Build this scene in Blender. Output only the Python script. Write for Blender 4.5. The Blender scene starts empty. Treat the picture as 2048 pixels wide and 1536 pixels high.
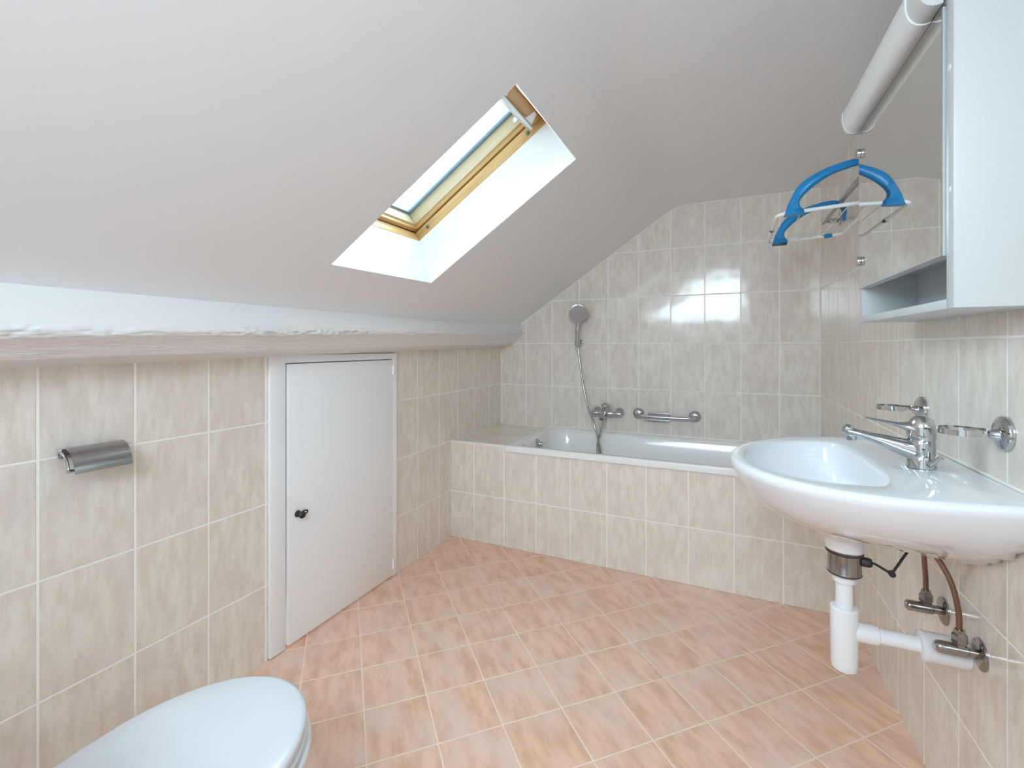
import bpy, bmesh, math, random
from mathutils import Vector, Matrix, noise
PI = math.pi
random.seed(7)
S = bpy.context.scene
COL = S.collection

# ---------------------------------------------------------------- camera
cam_d = bpy.data.cameras.new('camera')
cam_d.sensor_width = 36.0
cam_d.lens = 927.96 / 2048 * 36
cam_d.shift_y = -(768 - 692.03) / 2048
cam_d.clip_start = 0.02
cam = bpy.data.objects.new('camera', cam_d)
COL.objects.link(cam)
cam.location = (1.54656, -3.09726, 1.16185)
cam.rotation_euler = (PI / 2, 0, 0.4394)
S.camera = cam

# ---------------------------------------------------------------- world, lights, exposure
TH = math.atan(0.677)            # roof pitch
Z0 = 1.2145                      # height of the sloping ceiling plane at the left wall
SKY_STRENGTH = 9.4
w = bpy.data.worlds.new('sky')
S.world = w
w.use_nodes = True
nt = w.node_tree
bg = nt.nodes['Background']
tc = nt.nodes.new('ShaderNodeTexCoord')
sep = nt.nodes.new('ShaderNodeSeparateXYZ')
ramp = nt.nodes.new('ShaderNodeValToRGB')
ramp.color_ramp.elements[0].position = 0.35
ramp.color_ramp.elements[0].color = (0.74, 0.90, 1.0, 1)
ramp.color_ramp.elements[1].position = 0.85
ramp.color_ramp.elements[1].color = (0.64, 0.90, 1.0, 1)
nt.links.new(tc.outputs['Generated'], sep.inputs[0])
nt.links.new(sep.outputs['Z'], ramp.inputs[0])
nt.links.new(ramp.outputs[0], bg.inputs['Color'])
mr_ = nt.nodes.new('ShaderNodeMapRange')          # the sky is dimmed towards -Y to keep the window shaft from clipping
mr_.interpolation_type = 'SMOOTHSTEP'
nt.links.new(sep.outputs['Y'], mr_.inputs['Value'])
mr_.inputs['From Min'].default_value = 0.25
mr_.inputs['From Max'].default_value = -0.75
mr_.inputs['To Min'].default_value = SKY_STRENGTH * 1.1
mr_.inputs['To Max'].default_value = SKY_STRENGTH * 0.17
nt.links.new(mr_.outputs['Result'], bg.inputs['Strength'])

def area(name, loc, rot, sx, sy, power, color, portal=False):
    d = bpy.data.lights.new(name, 'AREA')
    d.shape = 'RECTANGLE'
    d.size, d.size_y = sx, sy
    d.energy = power
    d.color = color
    if portal:
        d.cycles.is_portal = True
    o = bpy.data.objects.new(name, d)
    COL.objects.link(o)
    o.location = loc
    o.rotation_euler = rot
    return o

# added fill lights out of view, standing for no actual fixture or opening
LC = (0.67, 0.865, 1.0)
L1 = area('fill_high', (1.05, -3.75, 1.80), (math.radians(66), 0, 0), 1.3, 0.6, 25.0, LC)  # added fill from high behind the camera, aimed at the back wall
L1.data.spread = math.radians(130)
L2 = area('fill_side', (2.045, -3.1, 1.45), (0, PI / 2, 0), 1.2, 1.1, 2.5, LC)  # added fill at the right wall, no window there
L3 = area('fill_rear', (1.0, -5.12, 1.05), (PI / 2, 0, 0), 1.8, 1.9, 7.0, LC)  # added frontal fill before the closed near wall
S.view_settings.view_transform = 'Standard'
S.view_settings.look = 'None'
S.view_settings.gamma = 1.0
S.view_settings.use_curve_mapping = False
S.view_settings.exposure = 0.3
try:
    S.cycles.max_bounces = 16
    S.cycles.diffuse_bounces = 10
    S.cycles.glossy_bounces = 8
    S.cycles.transparent_max_bounces = 12
    S.cycles.caustics_reflective = False
    S.cycles.caustics_refractive = False
    S.cycles.sample_clamp_indirect = 6.0
except Exception:
    pass

# ---------------------------------------------------------------- materials
def mat(name, col, rough=0.5, metal=0.0, coat=0.0, spec=0.5, bump=None):
    m = bpy.data.materials.new(name)
    m.use_nodes = True
    b = m.node_tree.nodes['Principled BSDF']
    b.inputs['Base Color'].default_value = (*col, 1)
    b.inputs['Roughness'].default_value = rough
    b.inputs['Metallic'].default_value = metal
    b.inputs['Coat Weight'].default_value = coat
    b.inputs['Coat Roughness'].default_value = 0.03
    b.inputs['Specular IOR Level'].default_value = spec
    if bump:
        n = m.node_tree.nodes
        l = m.node_tree.links
        t = n.new('ShaderNodeTexNoise')
        t.inputs['Scale'].default_value = bump[0]
        t.inputs['Detail'].default_value = 4
        g = n.new('ShaderNodeNewGeometry')
        l.new(g.outputs['Position'], t.inputs['Vector'])
        bp = n.new('ShaderNodeBump')
        bp.inputs['Strength'].default_value = bump[1]
        bp.inputs['Distance'].default_value = bump[2]
        l.new(t.outputs['Fac'], bp.inputs['Height'])
        l.new(bp.outputs[0], b.inputs['Normal'])
    return m

def tile_mat(name, ua, u0, pu, va, v0, pv, groutw, ca, cb, cc, cgrout, rough, streak, tilt=0.006, seed=0.0):
    """Glazed tiles: u = (P.ua - u0)/pu, v = (P.va - v0)/pv; streak = (freq u, freq v)."""
    m = bpy.data.materials.new(name)
    m.use_nodes = True
    N = m.node_tree.nodes
    L = m.node_tree.links
    bs = N['Principled BSDF']
    geo = N.new('ShaderNodeNewGeometry')
    def val(a, op, b=None, c=None):
        x = N.new('ShaderNodeMath')
        x.operation = op
        for i, q in enumerate((a, b, c)):
            if q is None:
                continue
            if isinstance(q, (int, float)):
                x.inputs[i].default_value = q
            else:
                L.new(q, x.inputs[i])
        return x.outputs[0]
    def dot(vec):
        x = N.new('ShaderNodeVectorMath')
        x.operation = 'DOT_PRODUCT'
        L.new(geo.outputs['Position'], x.inputs[0])
        x.inputs[1].default_value = vec
        return x.outputs['Value']
    ud, vd = dot(ua), dot(va)
    u = val(val(ud, 'SUBTRACT', u0), 'DIVIDE', pu)
    v = val(val(vd, 'SUBTRACT', v0), 'DIVIDE', pv)
    fu, fv = val(u, 'FLOOR'), val(v, 'FLOOR')
    ru, rv = val(u, 'SUBTRACT', fu), val(v, 'SUBTRACT', fv)
    du = val(val(ru, 'MINIMUM', val(1.0, 'SUBTRACT', ru)), 'MULTIPLY', pu)
    dv = val(val(rv, 'MINIMUM', val(1.0, 'SUBTRACT', rv)), 'MULTIPLY', pv)
    dd = val(du, 'MINIMUM', dv)
    mr = N.new('ShaderNodeMapRange')
    mr.interpolation_type = 'SMOOTHSTEP'
    L.new(dd, mr.inputs['Value'])
    mr.inputs['From Min'].default_value = groutw * 0.5
    mr.inputs['From Max'].default_value = groutw * 0.5 + 0.0012
    tile = mr.outputs['Result']                       # 1 on the tile, 0 in the joint
    cell = N.new('ShaderNodeCombineXYZ')
    L.new(fu, cell.inputs[0])
    L.new(fv, cell.inputs[1])
    cell.inputs[2].default_value = seed
    wn = N.new('ShaderNodeTexWhiteNoise')
    wn.noise_dimensions = '3D'
    L.new(cell.outputs[0], wn.inputs['Vector'])
    # streaks and clouds of the glaze, shifted for each tile
    sv = N.new('ShaderNodeCombineXYZ')
    L.new(val(val(ud, 'MULTIPLY', streak[0]), 'ADD', val(wn.outputs['Value'], 'MULTIPLY', 40.0)), sv.inputs[0])
    L.new(val(val(vd, 'MULTIPLY', streak[1]), 'ADD', val(wn.outputs['Value'], 'MULTIPLY', 23.0)), sv.inputs[1])
    n1 = N.new('ShaderNodeTexNoise')
    n1.inputs['Scale'].default_value = 1.0
    n1.inputs['Detail'].default_value = 5
    n1.inputs['Roughness'].default_value = 0.62
    L.new(sv.outputs[0], n1.inputs['Vector'])
    sv2 = N.new('ShaderNodeCombineXYZ')
    L.new(val(val(ud, 'MULTIPLY', streak[0] * 0.32), 'ADD', val(wn.outputs['Value'], 'MULTIPLY', 17.0)), sv2.inputs[0])
    L.new(val(val(vd, 'MULTIPLY', streak[1] * 0.6), 'ADD', val(wn.outputs['Value'], 'MULTIPLY', 61.0)), sv2.inputs[1])
    n2 = N.new('ShaderNodeTexNoise')
    n2.inputs['Scale'].default_value = 1.0
    n2.inputs['Detail'].default_value = 3
    L.new(sv2.outputs[0], n2.inputs['Vector'])
    def rampn(fac, p0, p1):
        x = N.new('ShaderNodeMapRange')
        x.interpolation_type = 'SMOOTHSTEP'
        L.new(fac, x.inputs['Value'])
        x.inputs['From Min'].default_value = p0
        x.inputs['From Max'].default_value = p1
        return x.outputs['Result']
    def mix(f, a, b):
        x = N.new('ShaderNodeMix')
        x.data_type = 'RGBA'
        if isinstance(f, (int, float)):
            x.inputs[0].default_value = f
        else:
            L.new(f, x.inputs[0])
        for i, q in ((6, a), (7, b)):
            if isinstance(q, tuple):
                x.inputs[i].default_value = (*q, 1)
            else:
                L.new(q, x.inputs[i])
        return x.outputs[2]
    c1 = mix(rampn(n1.outputs['Fac'], 0.36, 0.66), ca, cb)
    c2 = mix(val(rampn(n2.outputs['Fac'], 0.42, 0.72), 'MULTIPLY', 0.75), c1, cc)
    base = mix(tile, cgrout, c2)
    L.new(base, bs.inputs['Base Color'])
    L.new(val(val(1.0, 'SUBTRACT', tile), 'MULTIPLY_ADD', 0.6, rough), bs.inputs['Roughness'])
    bs.inputs['Specular IOR Level'].default_value = 0.5
    # relief: joints, wavy glaze, and each tile very slightly out of plane
    nw = N.new('ShaderNodeTexNoise')
    nw.inputs['Scale'].default_value = 9.0
    nw.inputs['Detail'].default_value = 1.0
    L.new(geo.outputs['Position'], nw.inputs['Vector'])
    sepc = N.new('ShaderNodeSeparateColor')
    L.new(wn.outputs['Color'], sepc.inputs[0])
    tu = val(val(val(sepc.outputs[0], 'SUBTRACT', 0.5), 'MULTIPLY', val(ru, 'MULTIPLY', pu)), 'MULTIPLY', tilt * 2)
    tv = val(val(val(sepc.outputs[1], 'SUBTRACT', 0.5), 'MULTIPLY', val(rv, 'MULTIPLY', pv)), 'MULTIPLY', tilt * 2)
    h = val(val(tile, 'MULTIPLY', 0.0007), 'ADD', val(nw.outputs['Fac'], 'MULTIPLY', 0.0011))
    h = val(h, 'ADD', val(tu, 'ADD', tv))
    bp = N.new('ShaderNodeBump')
    bp.inputs['Strength'].default_value = 1.0
    bp.inputs['Distance'].default_value = 1.0
    L.new(h, bp.inputs['Height'])
    L.new(bp.outputs[0], bs.inputs['Normal'])
    return m

WA, WB, WC, WG = (0.82, 0.77, 0.70), (0.715, 0.645, 0.565), (0.725, 0.64, 0.595), (0.94, 0.92, 0.87)
FA, FB, FC, FG = (0.84, 0.545, 0.405), (0.68, 0.41, 0.29), (0.80, 0.58, 0.50), (0.88, 0.68, 0.55)
TX, TY, TZ = (1, 0, 0), (0, 1, 0), (0, 0, 1)
M = {}
M['tile_back'] = tile_mat('beige_tiles_back', TX, 0.2051, 0.2, TZ, 0.28, 0.3, 0.0048, WA, WB, WC, WG, 0.10, (34, 9), seed=1)
M['tile_left_far'] = tile_mat('beige_tiles_left', TY, -0.1927, 0.2071, TZ, 0.28, 0.3, 0.0048, WA, WB, WC, WG, 0.12, (34, 9), seed=2)
M['tile_left_near'] = tile_mat('beige_tiles_left_near', TY, -2.145, 0.2071, TZ, 0.28, 0.3, 0.005, WA, WB, WC, WG, 0.12, (34, 9), seed=3)
M['tile_right'] = tile_mat('beige_tiles_right', TY, -0.0105, 0.2045, TZ, 0.28, 0.3, 0.0048, WA, WB, WC, WG, 0.12, (34, 9), seed=4)
M['tile_panel'] = tile_mat('beige_tiles_bath_panel', TX, 0.1626, 0.2, TZ, 0.28, 0.3, 0.0048, WA, WB, WC, WG, 0.12, (34, 9), seed=5)
M['tile_ledge'] = tile_mat('beige_tiles_ledge', TY, 0.0, 0.23, TX, 0.0, 0.369, 0.0045, WA, WB, WC, WG, 0.09, (34, 9), seed=6)
q2 = math.sqrt(0.5)
M['tile_floor'] = tile_mat('terracotta_pink_floor_tiles', (1, 1, 0), -0.062, 0.2815, (1, -1, 0), 2.4500, 0.288, 0.0065,
                           FA, FB, FC, FG, 0.22, (17, 5), tilt=0.003, seed=8)
M['paint_white'] = mat('white_wall_paint', (0.83, 0.835, 0.85), 0.85, spec=0.2, bump=(60, 0.15, 0.002))
M['beam_paint'] = mat('white_beam_paint', (0.80, 0.80, 0.80), 0.55, spec=0.35)
def brush(m):
    N = m.node_tree.nodes
    L = m.node_tree.links
    g = N.new('ShaderNodeNewGeometry')
    mp = N.new('ShaderNodeMapping')
    mp.inputs['Scale'].default_value = (160, 9, 260)
    t = N.new('ShaderNodeTexNoise')
    t.inputs['Scale'].default_value = 1.0
    t.inputs['Detail'].default_value = 3
    bp = N.new('ShaderNodeBump')
    bp.inputs['Strength'].default_value = 0.45
    bp.inputs['Distance'].default_value = 0.0016
    L.new(g.outputs['Position'], mp.inputs[0])
    L.new(mp.outputs[0], t.inputs['Vector'])
    L.new(t.outputs['Fac'], bp.inputs['Height'])
    L.new(bp.outputs[0], N['Principled BSDF'].inputs['Normal'])
brush(M['beam_paint'])
M['door_paint'] = mat('white_door_gloss', (0.88, 0.885, 0.90), 0.35)
M['ceramic'] = mat('white_glazed_ceramic', (0.76, 0.775, 0.80), 0.07, coat=0.4)
M['seat'] = mat('white_seat_plastic', (0.70, 0.72, 0.76), 0.16, coat=0.2)
M['enamel'] = mat('white_bath_enamel', (0.85, 0.85, 0.84), 0.12, coat=0.3)
M['chrome'] = mat('polished_chrome', (0.56, 0.575, 0.59), 0.06, metal=1.0)
M['chrome_dark'] = mat('dull_chrome', (0.36, 0.34, 0.33), 0.16, metal=1.0)
M['steel'] = mat('brushed_steel', (0.40, 0.40, 0.41), 0.22, metal=1.0)
M['copper'] = mat('brownish_supply_tube', (0.25, 0.165, 0.12), 0.25, metal=1.0)
M['grey_face'] = mat('grey_spray_face', (0.36, 0.34, 0.35), 0.35)
M['pvc'] = mat('white_waste_plastic', (0.77, 0.77, 0.78), 0.3)
M['black'] = mat('black_iron', (0.015, 0.015, 0.017), 0.35)
M['rubber'] = mat('black_rubber', (0.03, 0.03, 0.03), 0.6)
M['mirror'] = mat('mirror_glass', (0.88, 0.90, 0.89), 0.0, metal=1.0)
M['cab'] = mat('pale_grey_cabinet_laminate', (0.57, 0.595, 0.60), 0.35)
M['lamp_white'] = mat('white_lamp_plastic', (0.80, 0.80, 0.80), 0.3)
M['diffuser'] = mat('white_lamp_diffuser', (0.82, 0.82, 0.82), 0.25)
M['blue'] = mat('blue_plastic', (0.006, 0.225, 0.53), 0.3)
M['rack_white'] = mat('white_coated_tube', (0.85, 0.87, 0.88), 0.25)
M['wire'] = mat('white_coated_wire', (0.80, 0.78, 0.74), 0.35)
M['navy'] = mat('navy_plastic', (0.01, 0.02, 0.10), 0.4)
M['alu'] = mat('satin_aluminium', (0.72, 0.74, 0.74), 0.3, metal=0.85)
M['spacer'] = mat('blue_grey_glazing_spacer', (0.20, 0.30, 0.42), 0.35)
M['sealant'] = mat('white_sealant', (0.84, 0.82, 0.77), 0.5)
M['grey_screw'] = mat('dark_screw_cap', (0.10, 0.11, 0.12), 0.4)
M['socket_grey'] = mat('pale_grey_lamp_base', (0.62, 0.62, 0.61), 0.45)

def pine(name, a, b, axis):
    m = bpy.data.materials.new(name)
    m.use_nodes = True
    N = m.node_tree.nodes
    L = m.node_tree.links
    bs = N['Principled BSDF']
    t = N.new('ShaderNodeTexCoord')
    mp = N.new('ShaderNodeMapping')
    sc = [60, 60, 60]
    sc[axis] = 4
    mp.inputs['Scale'].default_value = sc
    n = N.new('ShaderNodeTexNoise')
    n.inputs['Scale'].default_value = 1.0
    n.inputs['Detail'].default_value = 4
    r = N.new('ShaderNodeValToRGB')
    r.color_ramp.elements[0].position = 0.3
    r.color_ramp.elements[0].color = (*a, 1)
    r.color_ramp.elements[1].position = 0.7
    r.color_ramp.elements[1].color = (*b, 1)
    L.new(t.outputs['Object'], mp.inputs[0])
    L.new(mp.outputs[0], n.inputs['Vector'])
    L.new(n.outputs['Fac'], r.inputs[0])
    L.new(r.outputs[0], bs.inputs['Base Color'])
    bs.inputs['Roughness'].default_value = 0.35
    return m
M['pine_u'] = pine('varnished_pine', (0.56, 0.31, 0.11), (0.66, 0.42, 0.19), 0)
M['pine_v'] = pine('varnished_pine_rail', (0.56, 0.30, 0.10), (0.68, 0.43, 0.20), 1)
M['pine_pale'] = pine('pale_pine_sash', (0.62, 0.50, 0.33), (0.68, 0.57, 0.40), 0)

def glass_mat():
    m = bpy.data.materials.new('window_glass')
    m.use_nodes = True
    N = m.node_tree.nodes
    L = m.node_tree.links
    N.remove(N['Principled BSDF'])
    tr = N.new('ShaderNodeBsdfTransparent')
    tr.inputs[0].default_value = (0.95, 0.985, 0.98, 1)
    gl = N.new('ShaderNodeBsdfGlossy')
    gl.inputs['Roughness'].default_value = 0.0
    lw = N.new('ShaderNodeLayerWeight')
    lw.inputs[0].default_value = 0.5
    pw = N.new('ShaderNodeMath')
    pw.operation = 'POWER'
    pw.inputs[1].default_value = 5.0
    fr = N.new('ShaderNodeMath')
    fr.operation = 'MULTIPLY_ADD'
    fr.inputs[1].default_value = 0.6
    fr.inputs[2].default_value = 0.04
    L.new(lw.outputs['Facing'], pw.inputs[0])
    L.new(pw.outputs[0], fr.inputs[0])
    mx = N.new('ShaderNodeMixShader')
    L.new(fr.outputs[0], mx.inputs[0])
    L.new(tr.outputs[0], mx.inputs[1])
    L.new(gl.outputs[0], mx.inputs[2])
    L.new(mx.outputs[0], N['Material Output'].inputs[0])
    return m
M['glass'] = glass_mat()

# ---------------------------------------------------------------- mesh helpers
def bmn():
    return bmesh.new()

def obj(name, bm, m, parent=None, smooth=True, angle=35):
    bmesh.ops.recalc_face_normals(bm, faces=bm.faces)
    me = bpy.data.meshes.new(name)
    for f in bm.faces:
        f.smooth = smooth
    if smooth:
        for e in bm.edges:
            if len(e.link_faces) == 2 and e.calc_face_angle(0) > math.radians(angle):
                e.smooth = False
    bm.to_mesh(me)
    bm.free()
    for x in (m if isinstance(m, (list, tuple)) else [m]):
        me.materials.append(x)
    o = bpy.data.objects.new(name, me)
    COL.objects.link(o)
    if parent:
        o.parent = parent
    return o

def empty(name, loc=(0, 0, 0), rot=(0, 0, 0)):
    o = bpy.data.objects.new(name, None)
    o.empty_display_size = 0.05
    COL.objects.link(o)
    o.location = loc
    o.rotation_euler = rot
    return o

def tag(o, label, cat, group=None):
    o['label'] = label
    o['category'] = cat
    if group:
        o['group'] = group
    return o

def struct(o):
    o['kind'] = 'structure'
    return o

def box(bm, x0, x1, y0, y1, z0, z1, bev=0.0, seg=2, mi=0):
    vs = [bm.verts.new((x, y, z)) for x in (x0, x1) for y in (y0, y1) for z in (z0, z1)]
    fs = [bm.faces.new([vs[i] for i in q]) for q in ((0, 1, 3, 2), (4, 6, 7, 5), (0, 4, 5, 1), (2, 3, 7, 6), (0, 2, 6, 4), (1, 5, 7, 3))]
    for f in fs:
        f.material_index = mi
    if bev > 0:
        es = list({e for f in fs for e in f.edges})
        bmesh.ops.bevel(bm, geom=es, offset=bev, segments=seg, profile=0.5, affect='EDGES')
    return fs

def tube(bm, pts, r, seg=14, cap=True, closed=False):
    P = [Vector(p) for p in pts]
    n = len(P)
    rad = r if isinstance(r, (list, tuple)) else [r] * n
    rings = []
    prev = None
    for i in range(n):
        if closed:
            t = (P[(i + 1) % n] - P[i - 1]).normalized()
        else:
            t = (P[min(i + 1, n - 1)] - P[max(i - 1, 0)]).normalized()
        if prev is None:
            a = Vector((0, 0, 1)) if abs(t.z) < 0.9 else Vector((1, 0, 0))
            a = (a - t * a.dot(t)).normalized()
        else:
            a = (prev - t * prev.dot(t)).normalized()
        prev = a
        b = t.cross(a)
        rings.append([bm.verts.new(P[i] + (a * math.cos(k * 2 * PI / seg) + b * math.sin(k * 2 * PI / seg)) * rad[i]) for k in range(seg)])
    m = n if closed else n - 1
    for i in range(m):
        A, B = rings[i], rings[(i + 1) % n]
        for k in range(seg):
            bm.faces.new((A[k], A[(k + 1) % seg], B[(k + 1) % seg], B[k]))
    if cap and not closed:
        bm.faces.new(rings[0][::-1])
        bm.faces.new(rings[-1])

def lathe(bm, prof, c=(0, 0, 0), axis=(0, 0, 1), seg=32):
    """prof: list of (radius, height along axis); ends are closed."""
    ax = Vector(axis).normalized()
    a = Vector((0, 0, 1)) if abs(ax.z) < 0.9 else Vector((1, 0, 0))
    a = (a - ax * a.dot(ax)).normalized()
    b = ax.cross(a)
    C = Vector(c)
    rings = []
    for r, h in prof:
        if r < 1e-6:
            rings.append([bm.verts.new(C + ax * h)])
        else:
            rings.append([bm.verts.new(C + ax * h + (a * math.cos(k * 2 * PI / seg) + b * math.sin(k * 2 * PI / seg)) * r) for k in range(seg)])
    for A, B in zip(rings, rings[1:]):
        for k in range(seg):
            k2 = (k + 1) % seg
            if len(A) == 1 and len(B) == 1:
                continue
            if len(A) == 1:
                bm.faces.new((A[0], B[k2], B[k]))
            elif len(B) == 1:
                bm.faces.new((A[k], A[k2], B[0]))
            else:
                bm.faces.new((A[k], A[k2], B[k2], B[k]))
    if len(rings[0]) > 1:
        bm.faces.new(rings[0][::-1])
    if len(rings[-1]) > 1:
        bm.faces.new(rings[-1])

def loft(bm, loops, cap0=True, cap1=True, closed=True):
    R = [[bm.verts.new(p) for p in lp] for lp in loops]
    n = len(R[0])
    for A, B in zip(R, R[1:]):
        for k in range(n if closed else n - 1):
            k2 = (k + 1) % n
            bm.faces.new((A[k], A[k2], B[k2], B[k]))
    if cap0:
        bm.faces.new(R[0][::-1])
    if cap1:
        bm.faces.new(R[-1])
    return R

def bez(pts, n=12):
    """Catmull-Rom through the given points."""
    P = [Vector(p) for p in pts]
    P = [P[0] * 2 - P[1]] + P + [P[-1] * 2 - P[-2]]
    out = []
    for i in range(1, len(P) - 2):
        for k in range(n):
            t = k / n
            a, b, c, d = P[i - 1], P[i], P[i + 1], P[i + 2]
            out.append(0.5 * ((2 * b) + (c - a) * t + (2 * a - 5 * b + 4 * c - d) * t * t + (3 * b - a - 3 * c + d) * t ** 3))
    out.append(P[-2])
    return out

def rrect(x0, x1, y0, y1, r, z, n=8):
    out = []
    for cx, cy, a0 in ((x1 - r, y1 - r, 0), (x0 + r, y1 - r, PI / 2), (x0 + r, y0 + r, PI), (x1 - r, y0 + r, 1.5 * PI)):
        for k in range(n + 1):
            a = a0 + PI / 2 * k / n
            out.append((cx + r * math.cos(a), cy + r * math.sin(a), z))
    return out

# right wall: slightly out of square; things on it are built as x = out of the wall, y = towards the viewer
RW0, RWE = 2.006, 0.02
def on_right(y, z=0.0):
    return (RW0 - RWE * y, y, z)
RROT = (0, 0, PI + RWE)

YN = -5.20          # near wall, well behind the camera
ZC = 2.05           # flat ceiling
def xr(y):
    return RW0 - RWE * y

# ---------------------------------------------------------------- setting
bm = bmn()
box(bm, -0.06, 2.16, YN - 0.06, 0.06, -0.1, 0.0)
struct(obj('floor', bm, M['tile_floor'], smooth=False))

bm = bmn()                                             # back wall, tiled up to the ceilings
box(bm, -0.06, 2.16, 0.0, 0.08, 0.0, 2.4)
struct(obj('wall_back', bm, M['tile_back'], smooth=False))

bm = bmn()                                             # left knee wall, open where the little door sits
DY0, DY1 = -1.930, -1.2060
box(bm, -0.08, 0.0, YN, DY0, 0.0, 1.40, mi=1)
box(bm, -0.08, 0.0, DY1, 0.0, 0.0, 1.40, mi=0)
box(bm, -0.08, 0.0, DY0, DY1, 1.128, 1.40, mi=0)
box(bm, -0.10, -0.08, DY0, DY1, 0.0, 1.128, mi=0)
struct(obj('wall_left', bm, [M['tile_left_far'], M['tile_left_near']], smooth=False))

bm = bmn()                                             # right wall
pts = [(xr(0.06), 0.06), (xr(YN), YN), (xr(YN) + 0.1, YN), (xr(0.06) + 0.1, 0.06)]
loft(bm, [[(x, y, 0.0) for x, y in pts], [(x, y, 2.4) for x, y in pts]])
struct(obj('wall_right', bm, M['tile_right'], smooth=False))

bm = bmn()                                             # near wall behind the camera, with a closed room door
box(bm, -0.06, 2.16, YN - 0.08, YN, 0.0, 2.4)
struct(obj('wall_front', bm, M['paint_white'], smooth=False))
bm = bmn()
box(bm, 1.02, 1.82, YN + 0.0005, YN + 0.03, 0.003, 1.98, 0.003)
D2 = struct(obj('door_2', bm, M['door_paint']))
bm = bmn()
tube(bm, bez([(1.10, YN + 0.03, 1.0), (1.10, YN + 0.075, 1.0), (1.12, YN + 0.08, 1.0), (1.22, YN + 0.08, 1.0)], 5), 0.009, 12)
obj('door_handle', bm, M['steel'], D2)

# sloping ceiling, soft fold, flat ceiling, and the splayed shaft of the roof window, in one plaster skin
CT, ST = math.cos(TH), math.sin(TH)
def SP(u, v, wv=0.0):
    return (u * CT - wv * ST, v, Z0 + u * ST + wv * CT)
XF = (ZC - Z0) / 0.677
uF = XF / CT
FR = 0.07
bm = bmn()
us = [-0.10, 0.402, 1.212, uF - FR]
vs = [YN, -1.93, -1.365, 0.0]
hole = {(1, 1): (0.3966, -1.9407), (1, 2): (0.4081, -1.3761), (2, 1): (1.2143, -1.9166), (2, 2): (1.2096, -1.3501)}
G = {}
for i in range(4):
    for j in range(4):
        u, v = hole.get((i, j), (us[i], vs[j]))
        G[i, j] = bm.verts.new(SP(u, v))
for i in range(3):
    for j in range(3):
        if (i, j) != (1, 1):
            bm.faces.new((G[i, j], G[i + 1, j], G[i + 1, j + 1], G[i, j + 1]))
prevrow = [G[3, j] for j in range(4)]
A0 = Vector((SP(uF - FR, 0)[0], SP(uF - FR, 0)[2]))
A1 = Vector((XF, ZC))
A2 = Vector((XF + FR, ZC))
rows = []
for k in range(1, 11):
    t = k / 10
    p = A0 * (1 - t) ** 2 + A1 * 2 * t * (1 - t) + A2 * t * t
    rows.append(p)
rows.append(Vector((2.16, ZC)))
for p in rows:
    row = [bm.verts.new((p.x, v, p.y)) for v in vs]
    for j in range(3):
        bm.faces.new((prevrow[j], row[j], row[j + 1], prevrow[j + 1]))
    prevrow = row
inner = {(1, 1): SP(0.46, -1.945, 0.2), (1, 2): SP(0.46, -1.370, 0.2), (2, 1): SP(1.203, -1.945, 0.2), (2, 2): SP(1.203, -1.362, 0.2)}
H = {k: bm.verts.new(p) for k, p in inner.items()}
H2 = {k: bm.verts.new(SP(*((Vector(p) - Vector((0, 0, Z0))).dot(Vector((CT, 0, ST))) + (-0.06 if k[0] == 1 else 0.06), p[1] + (-0.06 if k[1] == 1 else 0.06)), 0.2)) for k, p in inner.items()}
ring = [(1, 1), (1, 2), (2, 2), (2, 1)]
for a, b in zip(ring, ring[1:] + ring[:1]):
    bm.faces.new((G[a], G[b], H[b], H[a]))
    bm.faces.new((H[a], H[b], H2[b], H2[a]))
bmesh.ops.recalc_face_normals(bm, faces=bm.faces)
co = obj('ceiling', bm, M['paint_white'], angle=30)
struct(co)

# pale jointing along the top edge and the corners of the tiles
bm = bmn()
def strip(a, b, t=0.0032):
    tube(bm, [a, b], t, 6)
strip((0.16, -0.001, Z0 + 0.677 * 0.16 - 0.003), (XF - 0.05, -0.001, Z0 + 0.677 * (XF - 0.05) - 0.004))
strip((XF - 0.05, -0.001, Z0 + 0.677 * (XF - 0.05) - 0.004), (XF + 0.05, -0.001, ZC - 0.002))
strip((XF + 0.05, -0.001, ZC - 0.002), (xr(0) - 0.001, -0.001, ZC - 0.002))
strip((xr(0) - 0.001, -0.001, ZC - 0.002), (xr(-3.4) - 0.001, -3.4, ZC - 0.002))
struct(obj('trim_1', bm, M['sealant']))
bm = bmn()
strip((0.001, -0.001, 0.58), (0.001, -0.001, 1.20), 0.003)
struct(obj('trim_2', bm, M['sealant']))
bm = bmn()
strip((xr(0) - 0.001, -0.001, 0.58), (xr(0) - 0.001, -0.001, ZC), 0.003)
struct(obj('trim_3', bm, M['sealant']))

# ---------------------------------------------------------------- roof window (local x up the slope, y along the room, z outwards)
W1 = struct(empty('window_1', (0, 0, Z0), (0, -TH, 0)))
V0, V1 = -1.945, -1.366
def ringbox(bm, u0, u1, v0, v1, t, w0, w1, sides='blrt', mi=None):
    if 'b' in sides: box(bm, u0 - t, u0, v0 - t, v1 + t, w0, w1, 0.002)
    if 't' in sides: box(bm, u1, u1 + t, v0 - t, v1 + t, w0, w1, 0.002)
    if 'l' in sides: box(bm, u0, u1, v0 - t, v0, w0, w1, 0.002)
    if 'r' in sides: box(bm, u0, u1, v1, v1 + t, w0, w1, 0.002)
fu0, fu1 = 0.462, 1.200
bm = bmn()
ringbox(bm, fu0, fu1, V0, V1, 0.05, 0.2, 0.247, 'lr')
wf = obj('window_frame', bm, M['pine_u'], W1)
bm = bmn()
ringbox(bm, fu0, fu1, V0, V1, 0.05, 0.2, 0.247, 'bt')
obj('frame_rail', bm, M['pine_v'], wf)
bm = bmn()
ringbox(bm, fu0 - 0.02, fu1 + 0.02, V0 - 0.02, V1 + 0.02, 0.06, 0.2465, 0.37)
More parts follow.
